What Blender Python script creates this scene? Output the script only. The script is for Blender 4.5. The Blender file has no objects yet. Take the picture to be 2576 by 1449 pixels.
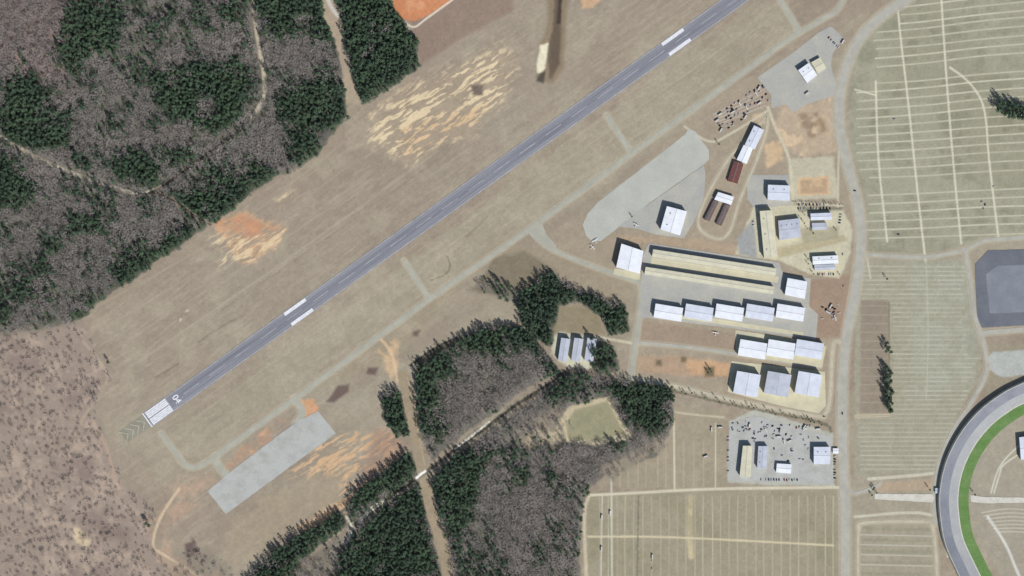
import bpy, bmesh, math, random
import numpy as np
from mathutils import Vector, Matrix
random.seed(7); rng=np.random.default_rng(7)
S=0.75                      # metres per survey unit
CX,CY=1288.0,724.5
def W(x,y,z=0.0): return ((x-CX)*S,(CY-y)*S,z)
def lin(c):
    return tuple((v/255/12.92 if v/255<=0.04045 else ((v/255+0.055)/1.055)**2.4) for v in c)
scene=bpy.context.scene
# ------------------------------------------------------------ noise
def vnoise(X,Y,sc,seed):
    r=np.random.default_rng(seed); L=r.random((256,256)).astype(np.float32)
    x=X/sc+1000.37*(seed%7); y=Y/sc+771.13*(seed%5)
    xi=np.floor(x).astype(np.int32); yi=np.floor(y).astype(np.int32)
    fx=(x-xi).astype(np.float32); fy=(y-yi).astype(np.float32)
    fx=fx*fx*(3-2*fx); fy=fy*fy*(3-2*fy)
    a=L[xi&255,yi&255]; b=L[(xi+1)&255,yi&255]; c=L[xi&255,(yi+1)&255]; d=L[(xi+1)&255,(yi+1)&255]
    return (a*(1-fx)+b*fx)*(1-fy)+(c*(1-fx)+d*fx)*fy
def fbm(X,Y,sc,octv,seed):
    o=0;a=1;t=0
    for i in range(octv):
        o=o+a*vnoise(X,Y,sc/2**i,seed+i*13); t+=a; a*=0.55
    return o/t
def sstep(a,b,x):
    t=np.clip((x-a)/(b-a),0,1); return t*t*(3-2*t)
# ------------------------------------------------------------ ground raster grid
ST=1.6
M=110
gx=np.arange(-M,2576+M,ST); gy=np.arange(-M,1449+M,ST)
ox=np.array([200,350,600,1000,2000,4000,9000,20000.])
GX=np.concatenate([gx[0]-ox[::-1],gx,gx[-1]+ox]); GY=np.concatenate([gy[0]-ox[::-1],gy,gy[-1]+ox])
X,Y=np.meshgrid(GX,GY); X=X.astype(np.float64); Y=Y.astype(np.float64)
NY,NX=X.shape
RD=math.radians(35.56); ux,uy=math.cos(RD),-math.sin(RD); nx_,ny_=-uy,ux   # runway frame (y down)
def rot(X,Y,a=35.56):
    a=math.radians(a); return X*math.cos(a)-Y*math.sin(a), X*math.sin(a)+Y*math.cos(a)
SX,SY=rot(X,Y)
N1=fbm(X,Y,160,5,1); N2=fbm(X,Y,30,4,2); N3=fbm(X,Y,8,3,3)
N4=fbm(X,Y,70,5,31); N5=fbm(X,Y,42,3,44)
NS=fbm(SX/7,SY,14,4,5); NS2=fbm(SX/14,SY,40,3,6); NS3=fbm(SX/10,SY,5,3,15)
r33=rot(X,Y,33); NSt=fbm(r33[0]/5,r33[1]+8*N5*2,6,4,8)
def catmull(p,n=6,closed=False):
    if len(p)<3: return [tuple(q) for q in p]
    P=[np.array(q,float) for q in p]
    out=[]
    m=len(P)
    rngi=range(m if closed else m-1)
    for i in rngi:
        if closed: a,b,c,d=P[i-1],P[i],P[(i+1)%m],P[(i+2)%m]
        else: a=P[max(i-1,0)];b=P[i];c=P[i+1];d=P[min(i+2,m-1)]
        for k in range(n):
            t=k/n
            out.append(tuple(0.5*((2*b)+(-a+c)*t+(2*a-5*b+4*c-d)*t*t+(-a+3*b-3*c+d)*t**3)))
    if not closed: out.append(tuple(P[-1]))
    return out
def window(pts,pad):
    a=np.array(pts); x0,y0=a.min(0)-pad; x1,y1=a.max(0)+pad
    i0,i1=np.searchsorted(GX,[x0,x1]); j0,j1=np.searchsorted(GY,[y0,y1])
    return slice(j0,j1),slice(i0,i1)
def segd(x,y,a,b):
    dx,dy=b[0]-a[0],b[1]-a[1]; L=dx*dx+dy*dy+1e-9
    t=np.clip(((x-a[0])*dx+(y-a[1])*dy)/L,0,1)
    return np.hypot(x-a[0]-t*dx,y-a[1]-t*dy)
def sdp(pts,pad=40):
    w=window(pts,pad); x=X[w];y=Y[w]
    d=np.full(x.shape,1e9); ins=np.zeros(x.shape,bool)
    n=len(pts)
    for i in range(n):
        a=pts[i];b=pts[(i+1)%n]
        d=np.minimum(d,segd(x,y,a,b))
        if a[1]!=b[1]:
            c=((a[1]>y)!=(b[1]>y))&(x<(b[0]-a[0])*(y-a[1])/(b[1]-a[1])+a[0]); ins^=c
    return w,np.where(ins,d,-d)
COL=np.zeros((NY,NX,3))
def soft(c):   # clay colours: pull slightly toward tan
    r,g,b=c
    if r-b>48:
        m=(r+g+b)/3; k=.84; return (m+(r-m)*k+4,m+(g-m)*k+4,m+(b-m)*k+2)
    return c
def blend(w,m,col):
    c=np.array(lin(soft(col))); m=m[...,None]
    COL[w]=COL[w]*(1-m)+c*m
def poly(pts,col,a=1.0,f=6,warp=8,tex=None,sm=False):
    if sm: pts=catmull(pts,5,True)
    w,sd=sdp(pts,f+warp+10)
    m=sstep(-f,f,sd+(N2[w]-0.5)*2*warp+(N3[w]-.5)*warp*0.8)*a
    if tex is not None:
        T,lo,hi=tex; m=m*sstep(lo,hi,T[w])
    blend(w,m,col)
def line(pts,wd,col,a=1.0,f=1.3,warp=0.8,sm=True,brk=0.0):
    if sm: pts=catmull(pts,5)
    w=window(pts,wd+f+warp+4); x=X[w];y=Y[w]; d=np.full(x.shape,1e9)
    if x.size==0: return
    gxw=x[0]; gyw=y[:,0]
    for p,q in zip(pts[:-1],pts[1:]):
        x0,x1=min(p[0],q[0])-wd-8,max(p[0],q[0])+wd+8; y0,y1=min(p[1],q[1])-wd-8,max(p[1],q[1])+wd+8
        i0,i1=np.searchsorted(gxw,[x0,x1]); j0,j1=np.searchsorted(gyw,[y0,y1])
        if i1<=i0 or j1<=j0: continue
        d[j0:j1,i0:i1]=np.minimum(d[j0:j1,i0:i1],segd(x[j0:j1,i0:i1],y[j0:j1,i0:i1],p,q))
    m=1-sstep(wd/2-f,wd/2+f,d+(N3[w]-.5)*2*warp)
    m=m*a*(1-brk*sstep(0.35,0.65,N2[w]))
    blend(w,m,col)
# ---- base land colours
COL[:]=np.array(lin((153,139,120)))
def tint(amount,N,c):
    m=np.clip(amount*N,0,1)[...,None]; COL[:]=COL*(1-m)+np.array(lin(c))*m
tint(0.8,sstep(.45,.7,N1),(160,149,129))
tint(0.6,sstep(.5,.75,1-N1),(146,130,114))
tint(0.45,sstep(.5,.75,NS),(168,155,134))
tint(0.4,sstep(.5,.75,1-NS2),(141,127,109))
# zones
poly([(0,870),(330,690),(540,560),(870,300),(1060,165),(1380,-80),(1750,-80),(1500,200),(1000,560),(640,820),(300,1060),(180,1000)],(150,135,118),.5,15,10)
poly([(1400,380),(1880,30),(1980,0),(2010,70),(1600,375),(1370,540),(1100,720),(560,1110),(480,1150),(430,1090),(1000,680)],(158,149,127),.55,8,6)
poly([(1250,600),(1560,680),(1600,720),(1580,770),(1400,690),(1310,640),(1180,700),(1000,900),(860,960),(780,980),(1080,760)],(153,139,115),.6,8,8)
poly([(1700,320),(1990,120),(2110,250),(2110,420),(2160,600),(2140,760),(2090,900),(2080,1060),(1600,950),(1610,720),(1400,640),(1370,580),(1480,560)],(158,143,122),.6,8,6)
AF=[(120,870),(540,560),(870,300),(1060,165),(1380,-80),(2010,-80),(2010,70),(1600,375),(1340,560),(1180,720),(860,960),(560,1300),(300,1200)]
poly(AF,(176,162,141),.3,12,8,(NS3,.5,.75))
poly(AF,(130,116,100),.28,12,8,(NS,.56,.78))
poly(AF,(168,156,134),.4,12,8,(N4,.52,.7))
FRE=[(-100,860),(200,812),(275,930),(235,1030),(270,1130),(300,1220),(385,1270),(380,1370),(440,1460),(430,1560),(-120,1560)]
poly(FRE,(152,135,121),.95,18,20)
poly(FRE,(174,154,136),.6,18,20,(N2,.5,.7))
poly(FRE,(126,110,102),.5,18,20,(N4,.54,.7))
# parking lots
UP=[(2290,-100),(2220,60),(2160,120),(2135,240),(2140,360),(2175,500),(2185,635),(2330,640),(2430,615),(2700,590),(2700,-100)]
poly(UP,(148,144,122),.9,5,3)
poly(UP,(158,153,132),.6,5,3,(N1,.45,.7))
poly(UP,(134,131,109),.5,5,3,(1-N2,.5,.75))
LP=[(2165,650),(2430,650),(2455,800),(2470,880),(2465,950),(2400,1060),(2355,1190),(2150,1200),(2150,800)]
poly(LP,(157,151,131),.9,4,3)
poly([(2290,650),(2440,660),(2450,900),(2440,970),(2300,1000)],(162,162,144),.5,20,10)
poly(LP,(146,138,117),.5,8,5,(N2,.5,.7))
poly([(2165,755),(2235,755),(2238,900),(2240,1040),(2165,1040)],(140,125,109),.8,4,3)
BP=[(1480,1250),(1480,1450),(1460,1600),(2105,1600),(2105,1235),(1800,1235)]
poly(BP,(152,142,120),.95,5,4)
poly(BP,(140,132,106),.5,8,5,(N4,.5,.7))
poly([(1500,1220),(1540,1180),(1690,1100),(1700,1020),(1830,1030),(1830,1220),(1690,1235)],(156,143,121),.9,6,5)
poly([(1835,1060),(1900,1030),(2095,1090),(2100,1225),(1828,1215)],(174,172,158),.95,3,3)
poly([(2140,1210),(2350,1200),(2370,1460),(2400,1600),(2140,1600)],(157,147,127),.9,5,3)
IN=[(2700,1010),(2560,1040),(2490,1090),(2450,1160),(2435,1230),(2445,1310),(2475,1380),(2520,1450),(2600,1560),(2760,1560)]
poly(IN,(158,148,130),1,5,3)
poly([(2480,870),(2700,850),(2700,940),(2550,960),(2480,1000)],(150,139,118),.8,6,4)
# dirt / sand patches
SA=(216,190,148); OR=(198,150,110)
PS=[(935,300),(1010,230),(1110,190),(1260,110),(1300,150),(1270,250),(1200,320),(1100,370),(1020,410),(930,360)]
poly(PS,(170,150,125),.45,22,14)
poly(PS,SA,.95,22,14,(NSt,.52,.63))
poly([(1000,330),(1100,290),(1230,260),(1200,310),(1020,400)],(208,166,120),.75,14,10,(NSt,.5,.62))
poly([(1185,215),(1215,212),(1215,240),(1190,240)],(104,90,82),.9,5,3)
poly([(540,560),(620,530),(722,575),(700,620),(610,668),(560,600)],OR,.9,9,10,(NSt,.3,.6))
poly([(545,560),(610,540),(690,575),(640,600)],(192,130,94),.75,9,10,(N2,.3,.55))
poly([(530,600),(640,600),(640,650),(550,675)],SA,.8,12,10,(NSt,.48,.62))
poly([(640,590),(720,575),(700,620),(650,640)],SA,.7,8,8,(NSt,.45,.6))
poly([(690,500),(740,480),(740,500),(700,515)],SA,.7,8,6,(NSt,.42,.6))
poly([(448,798),(462,778),(472,782),(452,812)],(205,198,180),.7,4,4,(N3,.45,.6))
poly([(860,1090),(1000,1080),(1010,1150),(870,1280),(840,1290),(860,1200),(720,1200),(800,1120)],(208,164,120),.9,12,10,(NSt,.46,.62))
poly([(940,1070),(1020,1110),(1010,1150),(900,1230)],(152,122,104),.6,15,10)
poly([(560,1162),(700,1055),(735,1052),(728,1082),(600,1172),(565,1185)],(170,134,108),.85,5,5,(N2,.3,.6))
poly([(560,1162),(700,1055),(735,1052),(728,1082),(600,1172),(565,1185)],(202,150,110),.8,5,5,(N5,.5,.62))
poly([(740,1012),(790,1000),(802,1030),(770,1055)],(202,146,104),.95,4,5)
poly([(370,1290),(450,1220),(540,1190),(560,1200),(470,1290),(410,1330),(430,1400),(560,1449),(440,1460),(385,1380)],(178,144,118),.7,14,12,(N2,.35,.6))
line([(450,1230),(405,1300),(385,1370),(420,1400),(500,1449),(560,1480)],6,(206,176,142),.9,3,3)
poly([(600,1290),(740,1220),(860,1180),(850,1260),(700,1350),(600,1440),(560,1400)],(160,144,120),.6,15,12)
poly([(740,1330),(850,1262),(890,1240),(870,1290),(780,1345)],(205,160,118),.7,6,6)
poly([(950,870),(1000,860),(1000,1000),(975,930)],(204,166,124),.7,8,8,(N2,.35,.6))
line([(955,850),(985,890),(1000,960)],7,(214,176,134),.8,3,3)
for q in ([(925,925),(950,925),(945,945),(920,940)],[(822,1010),(850,970),(880,965),(878,985),(840,1012)],[(1040,835),(1055,832),(1050,845),(1038,845)],[(465,1370),(490,1360),(500,1395),(470,1400)]):
    poly(q,(98,78,74),.85,5,4)
poly([(190,1330),(225,1350),(215,1400),(180,1370)],(216,190,144),.6,7,6,(N2,.4,.6))
poly([(250,1310),(330,1330),(330,1370),(260,1350)],(104,88,82),.4,14,8)
line([(210,860),(270,950),(210,1050),(180,1110)],7,(178,158,136),.6,3,3)
line([(235,1060),(265,1120),(290,1200),(300,1230)],8,(192,156,132),.6,4,4)
line([(0,1190),(120,1180),(230,1230),(330,1280)],5,(174,154,136),.4,3,4)
# top red clay + ditch
poly([(1000,-80),(1290,-80),(1290,30),(1170,90),(1060,165),(1040,100)],(140,119,105),.9,8,6)
poly([(975,-90),(1150,-90),(1135,5),(1045,55),(1012,48),(985,25)],(200,124,80),1,3,3)
poly([(990,-60),(1120,-60),(1100,0),(1030,35)],(214,146,104),.7,8,5,(N2,.4,.6))
line([(1010,48),(1040,68),(1075,45),(1165,-20)],5,(214,202,182),.85,1.5,1)
poly([(1460,-20),(1530,-20),(1490,20),(1465,22)],(200,156,116),.9,4,3)
poly([(1375,-90),(1445,-90),(1425,60),(1420,170),(1390,208),(1350,205),(1355,130),(1375,50)],(138,121,98),.95,7,7)
poly([(1395,-90),(1425,-90),(1412,60),(1410,160),(1385,195),(1378,150),(1390,60)],(96,82,70),.9,6,7)  # trench shadow painted into the flat ditch colour
poly([(1410,-90),(1424,-90),(1410,60),(1400,60)],(60,52,48),.8,3,3)  # darkest strip of the painted trench shadow
poly([(1360,115),(1378,110),(1372,170),(1352,195),(1350,160)],(222,212,182),.95,4,3)
poly([(1350,185),(1372,180),(1368,210),(1350,205)],(60,58,52),.8,4,2)
# right side dirt
DR=[(1950,310),(1975,265),(2090,248),(2100,380),(2020,395),(1975,370)]
poly(DR,(184,158,130),.8,8,7)
poly(DR,(208,176,138),.85,8,7,(N5,.45,.6))
poly([(2010,290),(2060,280),(2080,330),(2030,350)],(128,108,86),.7,8,8,(N2,.4,.6))
poly([(1925,365),(1965,350),(1970,400),(1930,420)],(204,168,128),.8,6,6)
poly([(1895,285),(1925,285),(1925,310),(1890,305)],(204,172,132),.6,5,5)
poly([(1985,398),(2098,395),(2108,500),(1985,503)],(184,176,152),.9,4,3)
poly([(2008,448),(2085,443),(2088,490),(2008,492)],(202,164,122),.9,3,3)
poly([(2015,455),(2080,450),(2080,485),(2015,486)],(168,138,108),.8,3,3,(N2,.45,.6))
poly([(1605,898),(1700,895),(1840,915),(1832,950),(1700,945),(1605,935)],(172,140,112),.9,6,5)
poly([(1720,905),(1835,915),(1830,948),(1740,940)],(198,152,110),.8,8,6)
for cx,cy,r in((1657,912,7),(1785,935,12),(1720,905,6)):
    poly([(cx-r,cy-r),(cx+r,cy-r),(cx+r,cy+r),(cx-r,cy+r)],(84,80,62),.8,6,5)
poly([(1615,808),(1850,838),(1850,880),(1612,858)],(152,132,113),.8,4,3)
poly([(2035,705),(2140,690),(2120,850),(2060,850),(2035,770)],(154,130,110),.9,5,4)
poly([(1560,590),(1650,600),(1650,612),(1545,610)],(176,146,118),.7,7,5)
poly([(1655,595),(1790,605),(1880,625),(1870,645),(1650,618)],(174,146,117),.6,7,5)
poly([(1240,650),(1320,632),(1400,680),(1300,740),(1260,745),(1175,730),(1200,715)],(122,111,92),.85,8,9)
poly([(1310,780),(1400,770),(1500,770),(1520,840),(1380,840)],(138,125,99),.8,7,5)
poly([(1390,850),(1410,835),(1510,850),(1520,870),(1500,925),(1430,925),(1385,890)],(196,190,166),.9,6,5)
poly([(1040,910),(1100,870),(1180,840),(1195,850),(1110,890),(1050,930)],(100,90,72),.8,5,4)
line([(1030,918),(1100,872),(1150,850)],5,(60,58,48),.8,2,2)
line([(1085,705),(1120,690),(1132,670),(1125,645)],4,(118,112,84),.75,2,2)
line([(1175,595),(1200,570),(1225,545)],7,(130,120,94),.6,3,3)
line([(390,950),(450,915)],5,(120,106,86),.6,2,2); line([(500,860),(560,820),(610,795)],5,(128,112,94),.5,2,2)
for o_ in (0,60,120,-55): line([(250+o_*.6,830+o_*.8),(600+o_*.6,620+o_*.6),(900+o_*.6,400+o_*.8)],4,(176,161,140),.35,2,3,brk=.6)
line([(350,910),(740,640),(1100,380)],5,(172,159,138),.4,2,2)
line([(560,780),(900,545),(1120,390)],4,(128,115,98),.35,2,2)
line([(480,1060),(800,830),(1000,690)],3,(176,163,142),.35,2,2); line([(1100,640),(1500,350),(1900,60)],3,(174,164,142),.35,2,2)
# complex yards
poly([(1895,520),(1990,515),(2120,525),(2145,580),(2140,640),(2110,700),(2040,690),(1960,655),(1905,650),(1850,640),(1880,560)],(196,188,160),.85,4,3)
poly([(1950,625),(2120,590),(2135,605),(1960,648)],(172,158,126),.8,4,3)
poly([(2010,575),(2110,570),(2110,600),(2020,612)],(158,150,124),.8,4,3)
poly([(1855,600),(1895,550),(1905,650),(1860,640)],(150,150,148),.9,5,3)
poly([(2010,520),(2120,520),(2120,530),(2010,532)],(96,96,80),.7,4,3)
# parking lanes: upper right
LC=(206,198,174)
V=[[(2203,205),(2210,400),(2232,608)],[(2255,-60),(2262,60),(2285,260),(2308,480),(2328,655)],[(2365,-60),(2372,60),(2385,250),(2402,450),(2418,612)],[(2390,170),(2430,200),(2465,245),(2480,300),(2488,400),(2512,600)],[(2600,-40),(2612,300),(2630,600)]]
for v in V: line(v,5,LC,.9,1.6,1.2)
for k in range(34):
    y0=-70+k*21.6; tl=0.10*max(0,1-y0/700)+.02
    xl=2270 if y0<70 else (2205 if y0<215 else 2160 if y0<430 else 2185)
    xl+=rng.uniform(-6,6)
    if y0>620: continue
    p=[(xl,y0+rng.uniform(-1.5,1.5)),(2330,y0-(2330-xl)*tl*.8),(2480,y0-(2480-xl)*tl+rng.uniform(-2,2)),(2700,y0-(2700-xl)*tl*.9)]
    if k in (12,25): continue
    line(p,3.3,LC,rng.uniform(.6,.95),1.4,1.0,brk=.4)
    line([(a,b+10.8) for a,b in p],1.6,(132,128,104),.4,1.2,1,brk=.5)
line([(2150,225),(2205,240)],4,LC,.8); line([(2180,640),(2190,700)],4,LC,.6)
for k in range(46):
    y0=670+k*11.6
    if y0>1190: break
    x1=2435 if y0<900 else 2470-(y0-900)*.35
    xs=2240 if 755<y0<1040 else 2160
    line([(xs+rng.uniform(-4,8),y0),(x1-rng.uniform(0,20),y0+rng.uniform(-2,2))],2.6,(192,187,164),rng.uniform(.4,.85),1.2,.8,brk=.5)
for k in range(12): line([(2165,770+k*22),(2236,770+k*22+rng.uniform(-1,1))],2,(172,158,138),.6,1.2,.8)
line([(2236,760),(2237,900),(2238,1040)],4,(120,112,88),.6); line([(2330,655),(2335,850),(2330,1000)],3,(182,178,156),.6)
for yy in(1045,1050): line([(2150,yy),(2240,yy-3)],3,(196,174,142),.7)
for k in range(28):
    x0=1508+k*21.8
    line([(x0,1248),(x0+rng.uniform(-2,2),1340),(x0,1560)],2.5,(190,182,154),rng.uniform(.4,.85),1.3,.9,brk=.45)
line([(1480,1350),(1700,1352),(2095,1372)],5,(208,190,152),.8,2,1.5)
line([(1480,1246),(1600,1240),(1800,1230),(2110,1226)],7,(202,192,166),.9,2,1)
line([(1738,1250),(1735,1320),(1738,1400)],14,(212,190,144),.65,4,3,brk=.6)
line([(1538,1195),(1540,1560)],5,(196,190,170),.8); line([(1515,1248),(1512,1449)],3,(198,194,180),.8)
line([(1606,1248),(1603,1449)],4,(110,108,92),.7,1.5,2)
line([(1695,1030),(1697,1235)],5,(202,192,164),.8); line([(1800,1065),(1800,1225)],4,(198,190,164),.7)
line([(1480,1250),(1470,1300),(1475,1449)],8,(204,192,162),.7,3,3)
for xx in (1560,1580,1605,1625,1655,1675,1720,1745,1770): line([(xx,1110 if xx>1600 else 1170),(xx,1225)],2,(180,170,146),.6)
line([(1690,1010),(1690,1035),(1820,1050)],5,(194,182,154),.7)
for yy in (1345,1370,1395,1420): line([(2165,yy),(2345,yy+4)],2.5,(194,190,170),.7)
for k in range(5): line([(2170,1330+k*28),(2340,1333+k*28)],8,(140,135,112),.5,2,2)
line([(2185,1205),(2300,1196),(2352,1190)],8,(196,188,166),.9); line([(2150,1300),(2345,1296),(2385,1400)],7,(196,188,166),.8)
poly([(2195,1215),(2345,1205),(2350,1235),(2210,1238)],(172,150,126),.8,4,3)
for r in (60,85): 
    line([(2576-r*.2,1060+r),(2520-r*.2+20,1120+r*.6),(2490+r*.3,1190),(2475+r*.3,1240)],4,(206,200,180),.8)
for k in range(7): line([(2470+k*6,1290+k*8),(2540+k*8,1280+k*10),(2640,1290+k*12)],3,(200,192,172),.6)
line([(2485,1300),(2530,1370),(2560,1440),(2600,1520)],7,(206,203,192),.8)
poly([(2485,900),(2500,885),(2700,870),(2700,930),(2520,950),(2490,930)],(178,180,174),.8,4,3)
for p,wd in (([(1722,318),(1785,356),(1840,335),(1932,278)],6),([(1932,270),(1950,320),(1985,400),(1995,500)],8),([(2120,300),(2110,395),(2108,520)],5),([(1900,520),(1990,510),(2120,518)],5),([(1515,850),(1600,865)],7)):
    line(p,wd,(194,184,158),.85,2,1)
poly([(1790,290),(1880,230),(1935,215),(1930,265),(1850,310),(1790,320)],(158,140,122),.7,5,4)
for k in range(5): line([(1795+k*4,288+k*6),(1925,222+k*11)],3,(188,178,162),.7,1.5,1.5,brk=.5)
# ------------------------------------------------------------ forests
FOR=np.zeros((NY,NX)); CON=np.full((NY,NX),.20)
def fmask(pts,v=1.0,f=4,warp=12,arr=None):
    arr=FOR if arr is None else arr
    w,sd=sdp(pts,50); m=sstep(-f,f,sd+(N2[w]-.5)*2*warp+(N3[w]-.5)*8)
    arr[w]=arr[w]*(1-m)+v*m
FA=[(-109,-109),(1010,-109),(985,0),(1012,52),(1052,100),(1060,165),(985,212),(905,272),(865,305),(800,390),(660,470),(540,556),(400,655),(200,800),(100,845),(-109,890)]
fmask(FA)
fmask(FA,.30,10,4,CON)
def sub(pts,v=0.0): fmask(pts,v,3,4)
sub([(800,-109),(835,-109),(862,80),(885,180),(915,275),(868,300),(870,230),(845,100),(822,60)])
ROADS_F=[(628,-109),(640,40),(652,120),(664,190),(662,248),(610,325),(510,395),(400,475),(345,487),(270,468),(180,435),(90,395),(0,345),(-109,290)]
def subline(p,wd,v=0.0,f=2):
    p=catmull(p,5); w=window(p,wd+8); x=X[w];y=Y[w]; d=np.full(x.shape,1e9)
    for a,b in zip(p[:-1],p[1:]): d=np.minimum(d,segd(x,y,a,b))
    m=1-sstep(wd/2-f,wd/2+f,d+(N3[w]-.5)*3); FOR[w]=FOR[w]*(1-m)+v*m
R2=[(395,485),(450,512),(500,550),(530,565)]
LB=[(1048,925),(1120,880),(1210,825),(1310,822),(1375,885),(1405,935),(1330,975),(1150,1105),(1090,1155),(1065,1110),(1045,1000)]
fmask(LB,1,4,6)
LA=[(1305,745),(1345,710),(1385,683),(1412,705),(1500,752),(1572,765),(1583,835),(1530,845),(1512,795),(1450,760),(1405,770),(1395,830),(1385,875),(1340,850),(1310,800)]
fmask(LA,1,4,8)
fmask([(1200,725),(1240,708),(1300,725),(1310,765),(1250,748)],.45,4,5)
LD=[(962,1000),(985,975),(1012,990),(1028,1095),(1000,1100),(968,1050)]
fmask(LD,1,3,4)
LC_=[(1410,955),(1520,955),(1690,975),(1695,1060),(1650,1150),(1530,1190),(1480,1230),(1462,1300),(1455,1560),(1160,1560),(1130,1400),(1085,1215),(1140,1150),(1330,1020)]
fmask(LC_,1,4,6)
fmask([(1405,1060),(1430,1020),(1530,1000),(1590,1100),(1500,1120),(1420,1110)],0,4,4)
fmask([(1250,1105),(1400,1020),(1430,1080),(1400,1130),(1300,1130)],.4,12,8)
LE=[(615,1460),(700,1378),(770,1338),(865,1282),(900,1235),(1035,1135),(1056,1190),(900,1306),(880,1320),(790,1380),(730,1449),(645,1490)]
fmask(LE,1,3,6)
LF=[(840,1460),(860,1380),(895,1330),(960,1285),(1058,1205),(1075,1290),(1115,1460),(1120,1560),(800,1560)]
fmask(LF,1,3,5)
fmask([(1480,850),(1545,870),(1560,930),(1500,950),(1490,920)],.8,3,5)
fmask([(1385,925),(1450,938),(1580,955),(1580,970),(1430,960),(1380,945)],.9,3,4)
fmask([(720,1449),(850,1350),(870,1330),(860,1400),(830,1560),(700,1560)],.5,8,8)
fmask(FRE,.42,15,15)
fmask([(440,1400),(520,1380),(600,1449),(600,1560),(430,1560)],.4,15,15)
fmask([(1500,1180),(1560,1150),(1660,1100),(1680,1120),(1540,1210)],.4,8,8)
subline(ROADS_F,12); subline(R2,10)
TR=[(1015,945),(1035,1040),(1058,1160),(1090,1300),(1122,1400),(1135,1560)]
subline(TR,29)
CRK=[(1420,935),(1380,965),(1300,1018),(1140,1135),(1060,1195),(980,1250),(895,1318)]
subline(CRK,9); subline([(868,1290),(880,1330),(870,1380)],9)
for z,v in (([(-109,-109),(210,-109),(170,60),(150,230),(60,180),(-109,130)],.08),([(-109,160),(80,200),(200,300),(190,370),(60,380),(-109,320)],.9),([(-109,390),(60,400),(110,480),(60,530),(-109,520)],.8),
  ([(380,190),(520,150),(650,180),(650,250),(570,330),(470,320),(400,260)],.95),([(270,400),(420,370),(480,400),(390,470),(290,450)],.8),([(640,-109),(800,-109),(860,120),(860,200),(760,110),(660,100)],.78),
  ([(845,-109),(1000,-109),(1070,170),(900,285),(870,120)],1),([(700,230),(850,180),(880,290),(790,400),(720,390)],.8),([(430,490),(640,410),(720,440),(540,575)],.92),
  ([(200,-60),(360,-60),(300,110),(180,180),(130,150)],.7),([(150,560),(300,560),(330,640),(150,650)],.5),([(380,-60),(600,-60),(600,60),(480,60)],.55),
  ([(170,800),(420,590),(480,570),(500,590),(380,690),(200,825)],.95),([(20,640),(160,600),(200,680),(60,760)],.5),(LA,1),(LD,1),(LE,.95),(LF,.85),
  ([(1048,925),(1120,880),(1210,825),(1310,822),(1375,885),(1405,935),(1360,930),(1280,880),(1150,930),(1100,960),(1130,1060),(1120,1110),(1045,1090)],.8),
  ([(1080,1190),(1200,1110),(1240,1140),(1180,1300),(1150,1420),(1110,1300)],.78),([(1520,955),(1700,970),(1690,1060),(1640,1090),(1600,1080),(1560,1010)],.97),([(1430,950),(1540,960),(1500,1000),(1380,1010)],.5),
  ([(1480,850),(1560,870),(1570,960),(1380,940),(1490,920)],.9),([(1150,680),(1340,690),(1330,780),(1180,760)],.6)):
    fmask(z,v,22,22,CON)
w,sd=sdp(FRE,30); fre=sstep(-15,15,sd); FF=FOR.copy(); FF[w]=FF[w]*(1-fre)
wall=(slice(0,NY),slice(0,NX))
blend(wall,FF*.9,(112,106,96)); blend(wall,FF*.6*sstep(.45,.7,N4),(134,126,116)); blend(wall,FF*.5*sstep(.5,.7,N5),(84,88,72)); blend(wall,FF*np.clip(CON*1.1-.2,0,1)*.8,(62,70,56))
w,sd=sdp([(-109,-109),(170,-109),(200,60),(160,230),(80,200),(-109,140)],60); PINK=np.zeros((NY,NX)); PINK[w]=sstep(-40,40,sd+(N2[w]-.5)*40)
blend(wall,PINK*FOR*.7,(140,115,107))
line(ROADS_F[:6],7,(186,174,152),.9,2,2); line(ROADS_F[5:9],7,(70,66,66),.7,2,2); line(ROADS_F[8:],7,(180,168,150),.8,2,2); line(R2,5,(70,62,56),.8,2,1)  # pale road surface; dark stretches are shade painted into its colour
poly([(795,-109),(835,-109),(862,80),(885,180),(905,262),(872,262),(868,230),(845,100),(818,60)],(166,150,128),.95,4,4)
line([(815,-30),(832,15),(850,40)],9,(206,202,190),.7,3,2)
line([(290,470),(345,487),(385,476)],5,(216,206,180),.8,1.5,2)
line(TR,27,(156,140,116),.95,4,4); line([(1025,950),(1046,1050),(1068,1170)],3,(178,162,134),.6)
line(CRK,9,(84,78,68),.9,2,2)  # creek shadow painted as a dark band on the ground
line([(1400,948),(1300,1010),(1230,1062)],3,(150,140,120),.9,1.5,1); line([(1230,1062),(1145,1130)],5,(226,218,196),.95,1.5,2); line([(1070,1185),(1048,1202)],7,(236,232,220),1,2,2); line([(965,1262),(930,1285),(902,1312)],10,(222,212,186),.95,2,3); 
line([(872,1300),(885,1330),(872,1365)],6,(214,206,186),.9,2,2)
line([(800,1352),(870,1320),(960,1262),(1040,1195)],3,(110,112,74),.7)
poly([(1405,1065),(1432,1022),(1535,998),(1592,1102),(1500,1122),(1420,1112)],(188,174,144),.9,4,5)
poly([(1424,1068),(1445,1030),(1528,1010),(1572,1092),(1495,1108),(1430,1102)],(148,141,112),.95,4,3)
poly([(1440,1070),(1460,1040),(1520,1025),(1550,1085),(1490,1098)],(136,134,106),.6,8,6,(N2,.4,.6))
poly([(1350,1080),(1420,1040),(1420,1110),(1300,1135)],(186,170,140),.7,8,8,(N2,.3,.6))
line([(1590,958),(1700,985),(1850,1020),(2060,1062),(2090,1085)],6,(96,92,74),.7,3,3)
ROADS=[]
def road(name,pts,wd,mat,sm=True,z=.16):
    ROADS.append((name,pts,wd,mat,sm,z))
    line(pts,wd*1.25+5,(184,172,148),.5,3,2.5,sm=sm)
RC='aged_asphalt'; TX='taxi_asphalt'
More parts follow.
